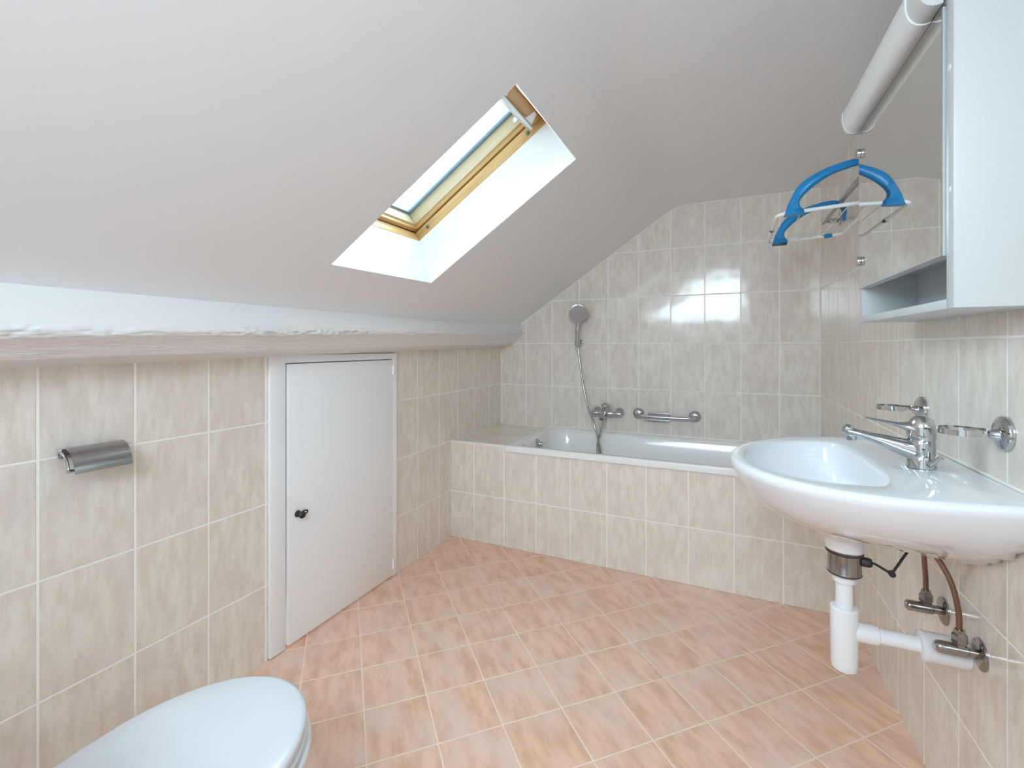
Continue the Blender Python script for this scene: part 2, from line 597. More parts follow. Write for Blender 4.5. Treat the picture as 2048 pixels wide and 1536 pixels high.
obj('frame_lining', bm, M['rubber'], wf)
# sash: front step (darker pine), tall inner faces (pale), glass behind
sash = None
bm = bmn()
ringbox(bm, 0.482, 1.150, V0 + 0.012, V1 - 0.006, 0.02, 0.252, 0.275, 'lr')
sash = obj('sash', bm, M['pine_u'], W1)
bm = bmn()
ringbox(bm, 0.482, 1.150, V0 + 0.012, V1 - 0.006, 0.02, 0.252, 0.275, 'bt')
obj('sash_rail', bm, M['pine_v'], sash)
bm = bmn()
ringbox(bm, 0.490, 1.140, V0 + 0.018, V1 - 0.012, 0.03, 0.272, 0.345)
obj('sash_inner_face', bm, M['pine_pale'], sash)
bm = bmn()
box(bm, 1.150, 1.198, V0 + 0.01, V1 - 0.006, 0.225, 0.26, 0.004)
obj('sash_top_rail', bm, M['pine_v'], sash)
bm = bmn()
ringbox(bm, 0.502, 1.128, V0 + 0.03, V1 - 0.026, 0.014, 0.328, 0.342)
obj('glazing_spacer', bm, M['spacer'], W1)
bm = bmn()
box(bm, 0.488, 1.142, V0 + 0.016, V1 - 0.012, 0.345, 0.351)
obj('glass_pane', bm, M['glass'], W1)
bm = bmn()                                             # ventilation bar along the top
tube(bm, [(1.143, V0 + 0.05, 0.214), (1.143, V1 - 0.025, 0.214)], 0.010, 20)
box(bm, 1.128, 1.150, V0 + 0.05, V1 - 0.03, 0.216, 0.228, 0.003)
hb = obj('control_bar', bm, M['alu'], W1)
for y in (V0 + 0.10, V0 + 0.29, V1 - 0.06):
    bm = bmn()
    vv = [[(1.147, y - 0.03, 0.214), (1.147, y + 0.03, 0.214), (1.192, y + 0.012, 0.224), (1.192, y - 0.012, 0.224)],
          [(1.147, y - 0.03, 0.222), (1.147, y + 0.03, 0.222), (1.192, y + 0.012, 0.230), (1.192, y - 0.012, 0.230)]]
    loft(bm, vv)
    obj('bar_bracket', bm, M['rack_white'], hb)
for u, wv in ((0.531, 0.226), (1.120, 0.222)):
    bm = bmn()
    lathe(bm, [(0, 0.0), (0.009, 0.0), (0.009, 0.002), (0.006, 0.004), (0, 0.004)], (u, V1, wv), (0, -1, 0), 20)
    obj('screw_cap', bm, M['grey_screw'], W1)
bm = bmn()
lathe(bm, [(0, 0), (0.011, 0), (0.011, 0.002), (0, 0.003)], (1.112, V1 - 0.012, 0.298), (0, -1, 0), 24)
obj('rating_plate', bm, M['alu'], sash)
area('skylight_portal', SP(0.815, -1.655, 0.36), (PI, -TH, 0), 0.72, 0.62, 1, (1, 1, 1), portal=True)

# ---------------------------------------------------------------- rough white beam under the slope
bm = bmn()
NY = 1150
def lerp(a, b, t):
    return a + (b - a) * t
def beam_section(y):
    t = (y - YN) / (0 - YN)
    zl = 1.129 + (1.176 - 1.129) * (y + 2.65) / 2.51
    zr = 1.190 + (1.243 - 1.190) * (y + 2.65) / 2.35
    far = max(0.0, min(1.0, (y + 0.9) / 0.9))
    xt = lerp(0.124, 0.165, far * far)
    zt = Z0 + 0.677 * xt
    key = [(0.0, zl - 0.022), (0.05, zl - 0.008), (0.094, zl), (0.112, zl + 0.004), (0.142, lerp(zl, zr, 0.52)), (0.176, zr - 0.004),
           (0.181, zr + 0.010), (0.170, lerp(zr, zt, 0.38)), (0.148, lerp(zr, zt, 0.72)), (xt, zt + 0.001), (xt - 0.05, zt - 0.026)]
    return key, zr
def resample(key, n):
    P = [Vector((a, b)) for a, b in key]
    d = [0]
    for a, b in zip(P, P[1:]):
        d.append(d[-1] + (b - a).length)
    out = []
    for k in range(n):
        s = d[-1] * k / (n - 1)
        i = 0
        while i < len(d) - 2 and d[i + 1] < s:
            i += 1
        f = (s - d[i]) / (d[i + 1] - d[i])
        out.append(P[i].lerp(P[i + 1], f))
    return out
NP = 130
loops = []
for i in range(NY + 1):
    y = YN + (0 - YN) * i / NY
    key, zr = beam_section(y)
    pr_ = resample(key, NP)
    lp = []
    for k, p in enumerate(pr_):
        a, b = pr_[max(k - 1, 0)], pr_[min(k + 1, NP - 1)]
        tg = (b - a).normalized()
        nn = Vector((tg.y, -tg.x))
        if nn.x < 0 and k > NP * 0.25 and k < NP * 0.8:
            nn = -nn
        ridge = zr + 0.004 + 0.004 * noise.noise(Vector((y * 4.0, 1.7, 0.0)))
        edge = math.exp(-((p.y - ridge) / (0.020 if p.y > ridge else 0.008)) ** 2) if p.x > 0.13 else 0.0
        frnt = 1.0 if (p.x > 0.095 and p.y < zr) else 0.12
        g1 = noise.noise(Vector((y * 9, p.y * 70, 0.3)))
        g2 = 1.0 - abs(noise.noise(Vector((y * 14, p.y * 190, 3.1)))) * 2.4
        g3 = 1.0 - abs(noise.noise(Vector((y * 34, p.y * 420, 9.0)))) * 2.4
        patch = 0.55 + 0.9 * max(0.0, noise.noise(Vector((y * 3.1, p.y * 9, 7.0))) + 0.15)
        g = (g1 * 0.6 + g2 * 0.75 + g3 * 0.6)
        amount = (0.0019 * frnt + 0.0085 * edge) * patch
        if k > NP * 0.86:
            amount *= max(0.0, (NP * 0.95 - k) / (NP * 0.09))
        wob = noise.noise(Vector((y * 2.2, 5.0, p.x * 3))) * 0.004 * (1 if k < NP * 0.62 else 0.0)
        wob += noise.noise(Vector((y * 11, 2.0, 0))) * 0.0016 * (1 if k < NP * 0.5 else 0.0)
        lp.append((p.x + nn.x * g * amount, y, p.y + nn.y * g * amount + wob))
    loops.append(lp)
loft(bm, loops, cap0=False, cap1=False, closed=False)
beam = obj('ceiling_beam', bm, M['beam_paint'], angle=180)
tag(beam, 'rough white-painted timber beam running along the foot of the sloping ceiling', 'beam')

# ---------------------------------------------------------------- little white door in the knee wall
D1 = struct(empty('door_1', (0, -1.57, 0)))
def dl(y): return y + 1.57
bm = bmn()
box(bm, -0.03, 0.012, dl(-1.9285), dl(-1.862), 0.004, 1.126, 0.003)
box(bm, -0.03, 0.012, dl(-1.244), dl(-1.2075), 0.004, 1.126, 0.003)
box(bm, -0.03, 0.012, dl(-1.863), dl(-1.243), 1.096, 1.126, 0.003)
obj('door_frame', bm, M['door_paint'], D1)
bm = bmn()
box(bm, -0.012, 0.016, dl(-1.8535), dl(-1.2465), 0.012, 1.0925, 0.003)
leaf = obj('door_leaf', bm, M['door_paint'], D1)
bm = bmn()                                             # lock rosette, small key and ring bow
ky, kz = dl(-1.812), 0.506
lathe(bm, [(0, 0.0), (0.0135, 0.0), (0.0135, 0.003), (0.010, 0.006), (0.008, 0.018), (0.013, 0.022), (0.014, 0.028), (0.010, 0.034), (0, 0.036)], (0.016, ky, kz), (1, 0, 0), 24)
kn = obj('lock_knob', bm, M['black'], leaf)
bm = bmn()
tube(bm, [(0.026, ky + 0.024 + 0.016 * math.cos(a * 2 * PI / 20), kz + 0.007 * math.sin(a * 2 * PI / 20)) for a in range(20)], 0.0025, 8, closed=True)
obj('key_ring', bm, M['black'], leaf)
for z0 in (0.045, 1.02):
    bm = bmn()
    tube(bm, [(0.018, dl(-1.2445), z0), (0.018, dl(-1.2445), z0 + 0.045)], 0.005, 12)
    obj('hinge', bm, M['door_paint'], D1)

# ---------------------------------------------------------------- tiled bath surround: front panel and ledge
PS = empty('bath_surround', (0, -0.688, 0))
tag(PS, 'beige tiled bath surround with front panel and low corner ledge', 'bath surround')
bm = bmn()
box(bm, 0.001, 2.012, 0.0, 0.02, 0.001, 0.555)
box(bm, 0.001, 0.366, 0.0, 0.02, 0.5555, 0.5825)
obj('front_panel', bm, M['tile_panel'], PS, smooth=False)
bm = bmn()
box(bm, 0.001, 0.366, 0.0205, 0.687, 0.560, 0.585)
obj('ledge', bm, M['tile_ledge'], PS, smooth=False)
bm = bmn()
box(bm, 0.0, 0.369, -0.002, 0.006, 0.581, 0.587, 0.002)
box(bm, 0.0, 0.006, 0.0, 0.687, 0.583, 0.588, 0.002)
box(bm, 0.0, 0.369, 0.682, 0.687, 0.583, 0.589, 0.002)
obj('sealant_edge', bm, M['sealant'], PS)

# ---------------------------------------------------------------- bathtub
BT = empty('bathtub', (0.369, -0.70, 0.0))
tag(BT, 'white built-in bathtub with slim front lip along the back wall', 'bathtub')
bm = bmn()
L_, W_ = 1.636, 0.697
zr = 0.590
def rr(i, r, z, e=0.0):
    return rrect(i, L_ - i - e, i, W_ - i, r, z, 10)
loops = [rrect(0.004, L_ - 0.004, 0.006, W_ - 0.002, 0.006, zr - 0.036, 10), rrect(0, L_, 0, W_, 0.008, zr - 0.034, 10), rrect(0, L_, 0, W_, 0.010, zr - 0.006, 10),
         rrect(0.002, L_ - 0.002, 0.002, W_ - 0.002, 0.012, zr - 0.001, 10), rrect(0.006, L_ - 0.006, 0.006, W_ - 0.006, 0.014, zr, 10),
         rrect(0.055, L_ - 0.05, 0.030, W_ - 0.035, 0.11, zr, 10), rrect(0.062, L_ - 0.058, 0.037, W_ - 0.042, 0.115, zr - 0.004, 10),
         rrect(0.070, L_ - 0.070, 0.046, W_ - 0.050, 0.12, zr - 0.025, 10), rrect(0.085, L_ - 0.13, 0.058, W_ - 0.062, 0.13, zr - 0.13, 10),
         rrect(0.115, L_ - 0.24, 0.078, W_ - 0.082, 0.14, zr - 0.30, 10), rrect(0.16, L_ - 0.32, 0.11, W_ - 0.115, 0.14, zr - 0.385, 10),
         rrect(0.25, L_ - 0.42, 0.18, W_ - 0.185, 0.12, zr - 0.40, 10)]
loft(bm, loops, cap0=False, cap1=True)
obj('tub_shell', bm, M['enamel'], BT, angle=60)
bm = bmn()                                             # overflow rosette with turn handle on the left inner wall
lathe(bm, [(0, 0.0), (0.037, 0.0), (0.037, 0.005), (0.031, 0.012), (0.019, 0.016), (0.015, 0.030), (0.017, 0.035), (0, 0.037)], (0.072, 0.340, zr - 0.052), (1, 0, 0.15), 28)
ov = obj('overflow_rosette', bm, M['chrome'], BT)
bm = bmn()
box(bm, 0.098, 0.112, 0.310, 0.370, zr - 0.050, zr - 0.039, 0.004)
obj('overflow_handle', bm, M['chrome'], ov)
bm = bmn()
lathe(bm, [(0, 0.0), (0.03, 0.0), (0.03, 0.004), (0.02, 0.007), (0, 0.007)], (0.40, 0.348, zr - 0.401), (0, 0, 1), 28)
obj('tub_drain', bm, M['chrome'], BT)
bm = bmn()
box(bm, 0.0, L_, W_ + 0.0005, W_ + 0.0025, zr - 0.012, zr + 0.006, 0.0008)
obj('sealant_joint', bm, M['sealant'], BT)

# ---------------------------------------------------------------- hand shower on the back wall
SB = empty('shower_bracket', (0.612, 0.0, 1.185))
tag(SB, 'small chrome wall bracket holding the hand shower above the bath', 'shower bracket')
bm = bmn()
lathe(bm, [(0, 0.0), (0.022, 0.0), (0.022, 0.006), (0.012, 0.011), (0.011, 0.032), (0, 0.032)], (0.0, -0.0005, 0.0), (0, -1, 0), 24)
obj('bracket_base', bm, M['chrome'], SB)
bm = bmn()
lathe(bm, [(0.0105, -0.022), (0.0185, -0.022), (0.0200, 0.020), (0.0135, 0.020)], (-0.006, -0.050, 0.0), (0, -0.10, 1), 24)
obj('bracket_cradle', bm, M['chrome'], SB)

HS = empty('hand_shower', (0.606, -0.05, 1.19))
tag(HS, 'chrome hand shower with grey round spray face and hanging hose', 'hand shower')
nrm = Vector((0.30, -0.90, -0.25)).normalized()
hc = Vector((0.021, -0.055, 0.190))                    # centre of the head
bm = bmn()
hp = bez([(0.0, -0.0, -0.012), (0.001, -0.006, 0.03), (0.004, -0.012, 0.075), (0.010, -0.014, 0.115), (0.016, -0.022, 0.145), (0.021, -0.033, 0.180)], 8)
n_ = len(hp)
rad = [0.0105 + 0.006 * math.sin(min(1, i / n_ * 1.5) * PI / 2) + (0.016 * max(0, (i / n_ - 0.7) / 0.3) ** 1.5) for i in range(n_)]
tube(bm, hp, rad, 20)
obj('handle', bm, M['chrome'], HS)
bm = bmn()
lathe(bm, [(0, -0.032), (0.028, -0.030), (0.048, -0.020), (0.060, -0.006), (0.0635, 0.002), (0.062, 0.008), (0.0565, 0.010), (0, 0.010)], hc, nrm, 48)
hd = obj('shower_head', bm, M['chrome'], HS)
bm = bmn()
lathe(bm, [(0, 0.0), (0.0555, 0.0), (0.0555, 0.002), (0.050, 0.0035), (0, 0.004)], hc + nrm * 0.010, nrm, 48)
obj('spray_face', bm, M['grey_face'], hd)
bm = bmn()
hose_w = [(0.608, -0.049, 1.176), (0.613, -0.052, 1.13), (0.628, -0.058, 1.03), (0.655, -0.066, 0.88), (0.690, -0.085, 0.755), (0.740, -0.115, 0.645), (0.772, -0.125, 0.535),
          (0.790, -0.125, 0.44), (0.815, -0.125, 0.33), (0.84, -0.14, 0.262), (0.835, -0.155, 0.262), (0.805, -0.145, 0.33), (0.772, -0.13, 0.43), (0.762, -0.115, 0.52), (0.782, -0.100, 0.62), (0.789, -0.090, 0.684)]
pts = [Vector(p) - Vector((0.606, -0.05, 1.19)) for p in bez(hose_w, 14)]
tube(bm, pts, 0.0065, 12)
obj('hose', bm, M['steel'], HS)
bm = bmn()
lathe(bm, [(0.009, -0.03), (0.0105, -0.026), (0.0105, 0.004), (0, 0.004)], (0.0, 0.0, -0.012), (0, 0.05, 1), 20)
obj('hose_nut', bm, M['chrome'], HS)

# ---------------------------------------------------------------- bath mixer
BM = empty('bath_mixer', (0.808, 0.0, 0.722))
tag(BM, 'chrome wall-mounted bath mixer with lever between hose and grab rail', 'bath mixer')
for sx in (-0.076, 0.076):
    bm = bmn()
    lathe(bm, [(0, 0.0), (0.031, 0.0), (0.031, 0.004), (0.027, 0.012), (0.020, 0.018), (0.016, 0.022), (0.016, 0.05), (0, 0.05)], (sx, -0.0005, 0.0), (0, -1, 0), 28)
    obj('escutcheon', bm, M['chrome'], BM)
bm = bmn()
pr1 = [(0.0, -0.095), (0.017, -0.095), (0.019, -0.088), (0.019, -0.062), (0.016, -0.05), (0.021, -0.03), (0.024, 0.0), (0.021, 0.03), (0.016, 0.05), (0.019, 0.062), (0.019, 0.088), (0.017, 0.095), (0.0, 0.095)]
lathe(bm, pr1, (0, -0.062, -0.004), (1, 0, 0), 28)
lathe(bm, [(0, -0.02), (0.023, -0.018), (0.024, 0.03), (0.023, 0.040), (0.0, 0.040)], (-0.002, -0.066, 0.0), (0, -0.25, 1), 28)
obj('mixer_body', bm, M['chrome'], BM)
bm = bmn()
lathe(bm, [(0, 0.0), (0.025, 0.0), (0.026, 0.010), (0.022, 0.021), (0.012, 0.028), (0, 0.030)], (-0.002, -0.076, 0.041), (0, -0.25, 1), 28)
lp = [[(-0.013, -0.088, 0.050), (0.009, -0.088, 0.050), (0.009, -0.088, 0.062), (-0.013, -0.088, 0.062)],
      [(-0.012, -0.130, 0.056), (0.004, -0.130, 0.056), (0.004, -0.130, 0.064), (-0.012, -0.130, 0.064)],
      [(-0.012, -0.165, 0.066), (-0.002, -0.165, 0.066), (-0.002, -0.165, 0.071), (-0.012, -0.165, 0.071)]]
loft(bm, lp)
obj('lever', bm, M['chrome'], BM, angle=50)
bm = bmn()
tube(bm, bez([(-0.008, -0.075, -0.012), (-0.012, -0.100, -0.018), (-0.014, -0.128, -0.022), (-0.015, -0.140, -0.032)], 6), [0.017] * 12 + [0.0155] * 7, 20)
lathe(bm, [(0, 0.0), (0.013, 0.0), (0.013, 0.022), (0, 0.022)], (-0.019, -0.090, -0.040), (0, 0, 1), 20)
obj('spout', bm, M['chrome'], BM)

# ---------------------------------------------------------------- grab rail with soap grid
GR = empty('grab_rail', (1.177, 0.0, 0.722))
tag(GR, 'chrome grab rail with wire soap rest on the back wall above the bath', 'grab rail')
for sx in (-0.172, 0.172):
    bm = bmn()
    lathe(bm, [(0, 0.0), (0.036, 0.0), (0.036, 0.005), (0.030, 0.013), (0.018, 0.019), (0, 0.020)], (sx, -0.0005, 0.0), (0, -1, 0), 32)
    obj('rosette', bm, M['chrome'], GR)
bm = bmn()
tube(bm, bez([(-0.172, -0.010, 0), (-0.171, -0.040, -0.001), (-0.156, -0.064, -0.004), (-0.12, -0.070, -0.006), (0.0, -0.070, -0.007), (0.12, -0.070, -0.006), (0.156, -0.064, -0.004), (0.171, -0.040, -0.001), (0.172, -0.010, 0)], 8), 0.0105, 18)
obj('rail', bm, M['chrome'], GR)
for dz, dy, xa in ((0.014, -0.052, -0.105), (-0.024, -0.082, -0.122)):
    bm = bmn()
    tube(bm, [(xa, dy, dz), (0.030, dy, dz)], 0.006, 12)
    tube(bm, [(0.026, dy, dz), (0.026, -0.070, -0.007)], 0.005, 10)
    tube(bm, [(xa + 0.006, dy, dz), (xa + 0.006, -0.070, -0.007)], 0.005, 10)
    obj('soap_rod', bm, M['chrome'], GR)

# ---------------------------------------------------------------- washbasin
BZ, BYC = 0.0, -1.690
WBN = empty('washbasin', on_right(BYC), RROT)
tag(WBN, 'white wall-hung ceramic washbasin on the right wall under the mirror cabinet', 'washbasin')
def inside_outer(f, wd, wb):
    a = f - 0.18
    def fn(x, y):
        if x < 0.001:
            return False
        if x > 0.18:
            q = (x - 0.18) / a
            return q < 1 and abs(y) < wd * math.sqrt(1 - q * q)
        return abs(y) < wb + (wd - wb) * math.sin(min(1, x / 0.18) * PI / 2)
    return fn
def inside_bowl(s):
    cx, af, ab, b = 0.250, 0.208, 0.070, 0.238
    def fn(x, y):
        x = 0.235 + (x - 0.235) / s
        y = y / s
        if x > cx:
            return ((x - cx) / af) ** 2.1 + (abs(y) / b) ** 2.1 < 1
        return ((cx - x) / ab) ** 3.2 + (abs(y) / b) ** 2.6 < 1
    return fn
CXB, NA = 0.235, 128
def ray_loop(fn, zf, off=0.0):
    out = []
    for k in range(NA):
        a = 2 * PI * k / NA
        lo, hi = 0.0, 0.8
        for _ in range(34):
            m_ = (lo + hi) / 2
            if fn(CXB + m_ * math.cos(a), m_ * math.sin(a)):
                lo = m_
            else:
                hi = m_
        r = max(lo - off, 0.001)
        x, y = CXB + r * math.cos(a), r * math.sin(a)
        out.append((max(x, 0.001), y, zf(x, y) if callable(zf) else zf))
    return out
def rimz(x, y=0):
    return 0.888 - 0.018 * min(1, max(0, x / 0.49))
bm = bmn()
loops = []
for f, wd, wb, z in ((0.250, 0.045, 0.03, 0.704), (0.283, 0.09, 0.06, 0.708), (0.345, 0.137, 0.10, 0.720), (0.400, 0.187, 0.145, 0.741), (0.440, 0.235, 0.20, 0.766),
                     (0.466, 0.278, 0.25, 0.798), (0.482, 0.307, 0.29, 0.828)):
    loops.append(ray_loop(inside_outer(f, wd, wb), lambda x, y, z=z: z - 0.14 * max(0.0, 0.18 - x) * (0.83 - z) / 0.13))
full = inside_outer(0.494, 0.332, 0.318)
loops.append(ray_loop(inside_outer(0.4915, 0.326, 0.312), lambda x, y: rimz(x) - 0.024))
loops.append(ray_loop(full, lambda x, y: rimz(x) - 0.013))
loops.append(ray_loop(full, lambda x, y: rimz(x) - 0.006, 0.002))
loops.append(ray_loop(full, lambda x, y: rimz(x) - 0.001, 0.007))
loops.append(ray_loop(full, lambda x, y: rimz(x), 0.014))
bowl = inside_bowl(1.0)
loops.append(ray_loop(bowl, lambda x, y: rimz(x) - 0.001, -0.006))
loops.append(ray_loop(bowl, lambda x, y: rimz(x) - 0.004))
for s, dz in ((0.975, 0.016), (0.945, 0.045), (0.89, 0.080), (0.78, 0.112), (0.58, 0.135), (0.34, 0.146), (0.12, 0.150)):
    loops.append(ray_loop(inside_bowl(s), lambda x, y, dz=dz: rimz(x) - dz))
loft(bm, loops, cap0=True, cap1=True)
bo = obj('basin', bm, M['ceramic'], WBN, angle=70)
bm = bmn()                                             # drain boss under the bowl
lathe(bm, [(0, 0.7085), (0.070, 0.7085), (0.066, 0.700), (0.052, 0.690), (0.044, 0.681), (0.041, 0.657), (0, 0.657)], (0.235, 0, 0), (0, 0, 1), 40)
obj('drain_boss', bm, M['ceramic'], WBN)
bm = bmn()
lathe(bm, [(0.0, 0.7275), (0.030, 0.7275), (0.030, 0.730), (0.022, 0.731), (0.018, 0.734), (0, 0.736)], (0.235, 0, 0.0015), (0, 0, 1), 32)
obj('drain_plug', bm, M['chrome'], WBN)
bm = bmn()
tube(bm, [(0.003, -0.31 + 0.62 * i / 20, rimz(0) + 0.001) for i in range(21)], 0.004, 8)
obj('sealant_joint', bm, M['sealant'], WBN)

# ---------------------------------------------------------------- basin mixer
TAPX, TAPY = 0.098, -0.045 + 0.09      # local
BMX = empty('basin_mixer', on_right(BYC), RROT)
tag(BMX, 'chrome single-lever basin mixer standing on the washbasin deck', 'basin mixer')
zt = rimz(TAPX) + 0.0003
bm = bmn()
lathe(bm, [(0, 0.0), (0.0275, 0.0), (0.0275, 0.003), (0.0265, 0.006), (0.0265, 0.024), (0.0255, 0.026), (0.026, 0.028), (0.0255, 0.060), (0.0245, 0.062), (0.0245, 0.064), (0.0, 0.064)], (TAPX, TAPY, zt), (0, 0, 1), 40)
obj('mixer_body', bm, M['chrome'], BMX)
bm = bmn()
lathe(bm, [(0, 0.064), (0.026, 0.0641), (0.0268, 0.068), (0.0268, 0.088), (0.0255, 0.098), (0.0215, 0.108), (0.015, 0.1145), (0.007, 0.1175), (0, 0.118)], (TAPX, TAPY, zt), (0, 0, 1), 40)
cap = obj('lever_cap', bm, M['chrome'], BMX)
bm = bmn()                                             # flat lever, rising outwards from the cap
def lever_sec(x, z, hw, hh):
    return [(x, TAPY + hw * math.cos(a), z + hh * math.sin(a)) for a in [2 * PI * k / 16 for k in range(16)]]
secs = [(TAPX + 0.008, zt + 0.090, 0.021, 0.015), (TAPX + 0.022, zt + 0.091, 0.0205, 0.0125), (TAPX + 0.034, zt + 0.0925, 0.016, 0.008), (TAPX + 0.055, zt + 0.0975, 0.0105, 0.0042), (TAPX + 0.085, zt + 0.103, 0.0085, 0.0034), (TAPX + 0.100, zt + 0.1058, 0.0085, 0.0036), (TAPX + 0.106, zt + 0.1065, 0.006, 0.0028)]
loft(bm, [lever_sec(*s) for s in secs])
obj('lever', bm, M['chrome'], BMX)
bm = bmn()                                             # spout
sp = bez([(TAPX + 0.005, TAPY, zt + 0.036), (TAPX + 0.035, TAPY, zt + 0.044), (TAPX + 0.075, TAPY, zt + 0.057), (TAPX + 0.115, TAPY, zt + 0.067), (TAPX + 0.142, TAPY, zt + 0.073)], 8)
ns = len(sp)
R = []
for i, p in enumerate(sp):
    t = i / (ns - 1)
    hw = lerp(0.022, 0.0125, min(1, t * 1.3))
    hh = lerp(0.026, 0.0100, min(1, t * 1.6))
    R.append([(p.x - 0.3 * hh * math.sin(a), p.y + hw * math.cos(a), p.z + hh * math.sin(a)) for a in [2 * PI * k / 24 for k in range(24)]])
loft(bm, R)
lathe(bm, [(0, 0), (0.0105, 0.0), (0.0115, 0.004), (0.0115, 0.018), (0, 0.02)], (TAPX + 0.132, TAPY, zt + 0.052), (0.1, 0, 1), 24)
lathe(bm, [(0, -0.004), (0.010, 0.0), (0.0125, 0.008), (0.0115, 0.016), (0, 0.021)], (TAPX + 0.132, TAPY, zt + 0.074), (0.8, 0, 0.3), 24)
obj('spout', bm, M['chrome'], BMX)
bm = bmn()
lathe(bm, [(0, 0.0), (0.0085, 0.0), (0.0085, 0.003), (0.0055, 0.004), (0.0055, 0.022), (0.0068, 0.0235), (0.0068, 0.028), (0, 0.029)], (TAPX - 0.008, TAPY + 0.0265, zt + 0.012), (-0.50, 0.42, 0.76), 16)
tube(bm, [(TAPX - 0.001, TAPY + 0.025, zt + 0.026), (TAPX + 0.006, TAPY + 0.0335, zt + 0.046)], 0.0026, 10)
obj('pop_up_rod', bm, M['chrome'], BMX)

# ---------------------------------------------------------------- bottle trap under the basin
TR = empty('bottle_trap', on_right(BYC), RROT)
tag(TR, 'white plastic bottle trap with metal drain collar under the washbasin', 'bottle trap')
tx = 0.235
bm = bmn()
lathe(bm, [(0.026, 0.6545), (0.039, 0.6555), (0.039, 0.649), (0.036, 0.646), (0.0355, 0.604), (0.037, 0.600), (0.034, 0.594), (0.020, 0.594)][::-1], (tx, 0, 0), (0, 0, 1), 36)
dc = obj('drain_collar', bm, M['chrome_dark'], TR)
bm = bmn()
lathe(bm, [(0.0395, -0.0025), (0.0402, 0.0), (0.0395, 0.0025)], (tx, 0, 0.6505), (0, 0, 1), 36)
obj('rubber_seal', bm, M['rubber'], dc)
bm = bmn()
lathe(bm, [(0.0365, -0.002), (0.0372, 0.0), (0.0365, 0.002)], (tx, 0, 0.599), (0, 0, 1), 36)
obj('rubber_seal', bm, M['rubber'], dc)
bm = bmn()
lathe(bm, [(0, 0.480), (0.0185, 0.480), (0.0185, 0.574), (0.025, 0.576), (0.026, 0.594), (0, 0.594)], (tx, 0, 0), (0, 0, 1), 32)
obj('tail_pipe', bm, M['pvc'], TR)
bm = bmn()
lathe(bm, [(0, 0.3545), (0.020, 0.355), (0.0265, 0.360), (0.0285, 0.368), (0.030, 0.505), (0.030, 0.509), (0.027, 0.512), (0.0, 0.512)], (tx, 0, 0), (0, 0, 1), 36)
obj('bottle', bm, M['pvc'], TR)
bm = bmn()
lathe(bm, [(0, 0.0), (0.0175, 0.0), (0.0175, 0.105), (0.021, 0.107), (0.0225, 0.112), (0.0225, 0.155), (0, 0.155)], (0.06, 0, 0.455), (1, 0, 0), 30)
obj('outlet_pipe', bm, M['pvc'], TR)
bm = bmn()
lathe(bm, [(0, 0.001), (0.030, 0.001), (0.0325, 0.010), (0.0330, 0.075), (0.0345, 0.078), (0.0345, 0.086), (0.030, 0.089), (0, 0.089)], (0, 0, 0.454), (1, 0, 0), 34)
obj('wall_sleeve', bm, M['pvc'], TR)
bm = bmn()                                             # pop-up linkage
lathe(bm, [(0, 0.0), (0.012, 0.0), (0.012, 0.016), (0.009, 0.022), (0, 0.022)], (tx - 0.034, 0.0, 0.630), (-1, 0.1, 0), 8)
tube(bm, [(tx - 0.05, 0.002, 0.632), (tx - 0.062, 0.003, 0.630), (0.142, 0.004, 0.613), (0.139, 0.004, 0.613)], 0.003, 10)
lathe(bm, [(0, -0.008), (0.007, -0.006), (0.007, 0.006), (0, 0.008)], (0.141, 0.004, 0.613), (0, 1, 0), 12)
tube(bm, [(0.141, 0.004, 0.613), (0.112, 0.006, 0.672)], 0.003, 10)
obj('pop_up_linkage', bm, M['black'], TR)

# ---------------------------------------------------------------- angle valves with supply tubes
def valve(y, z, tubepts, label):
    r = empty('angle_valve', on_right(y, z), RROT)
    tag(r, label, 'angle valve', 'angle valves below the washbasin')
    bm = bmn()
    lathe(bm, [(0, 0.0005), (0.033, 0.0005), (0.033, 0.003), (0.028, 0.006), (0.014, 0.009), (0, 0.009)], (0, 0, 0), (1, 0, 0), 36)
    obj('rosette', bm, M['chrome_dark'], r)
    bm = bmn()
    lathe(bm, [(0, 0.008), (0.010, 0.008), (0.010, 0.022), (0.013, 0.024), (0.0135, 0.048), (0.013, 0.070), (0.0125, 0.074), (0.008, 0.079), (0, 0.080)], (0, 0, 0), (1, 0, 0), 28)
    obj('valve_body', bm, M['chrome_dark'], r)
    bm = bmn()
    lathe(bm, [(0, 0.008), (0.012, 0.010), (0.012, 0.016), (0.0145, 0.018), (0.0145, 0.034), (0.011, 0.038), (0.010, 0.046), (0, 0.046)], (0.036, 0, 0), (0, 0, 1), 6)
    obj('compression_nut', bm, M['chrome_dark'], r, smooth=False)
    bm = bmn()
    tube(bm, bez(tubepts, 10), 0.0058, 12)
    obj('supply_tube', bm, M['copper'], r)
    return r
valve(-1.567, 0.490, [(0.036, 0, 0.040), (0.037, 0.001, 0.08), (0.045, 0.018, 0.130), (0.052, 0.040, 0.17), (0.062, 0.062, 0.206)],
      'dull chrome angle valve farther from the viewer, with nearly straight brown supply tube')
valve(-1.7486, 0.490, [(0.036, 0, 0.040), (0.037, -0.002, 0.085), (0.045, -0.008, 0.135), (0.058, -0.016, 0.172), (0.074, -0.024, 0.200)],
      'dull chrome angle valve in front of the white waste sleeve, with curved brown tube')

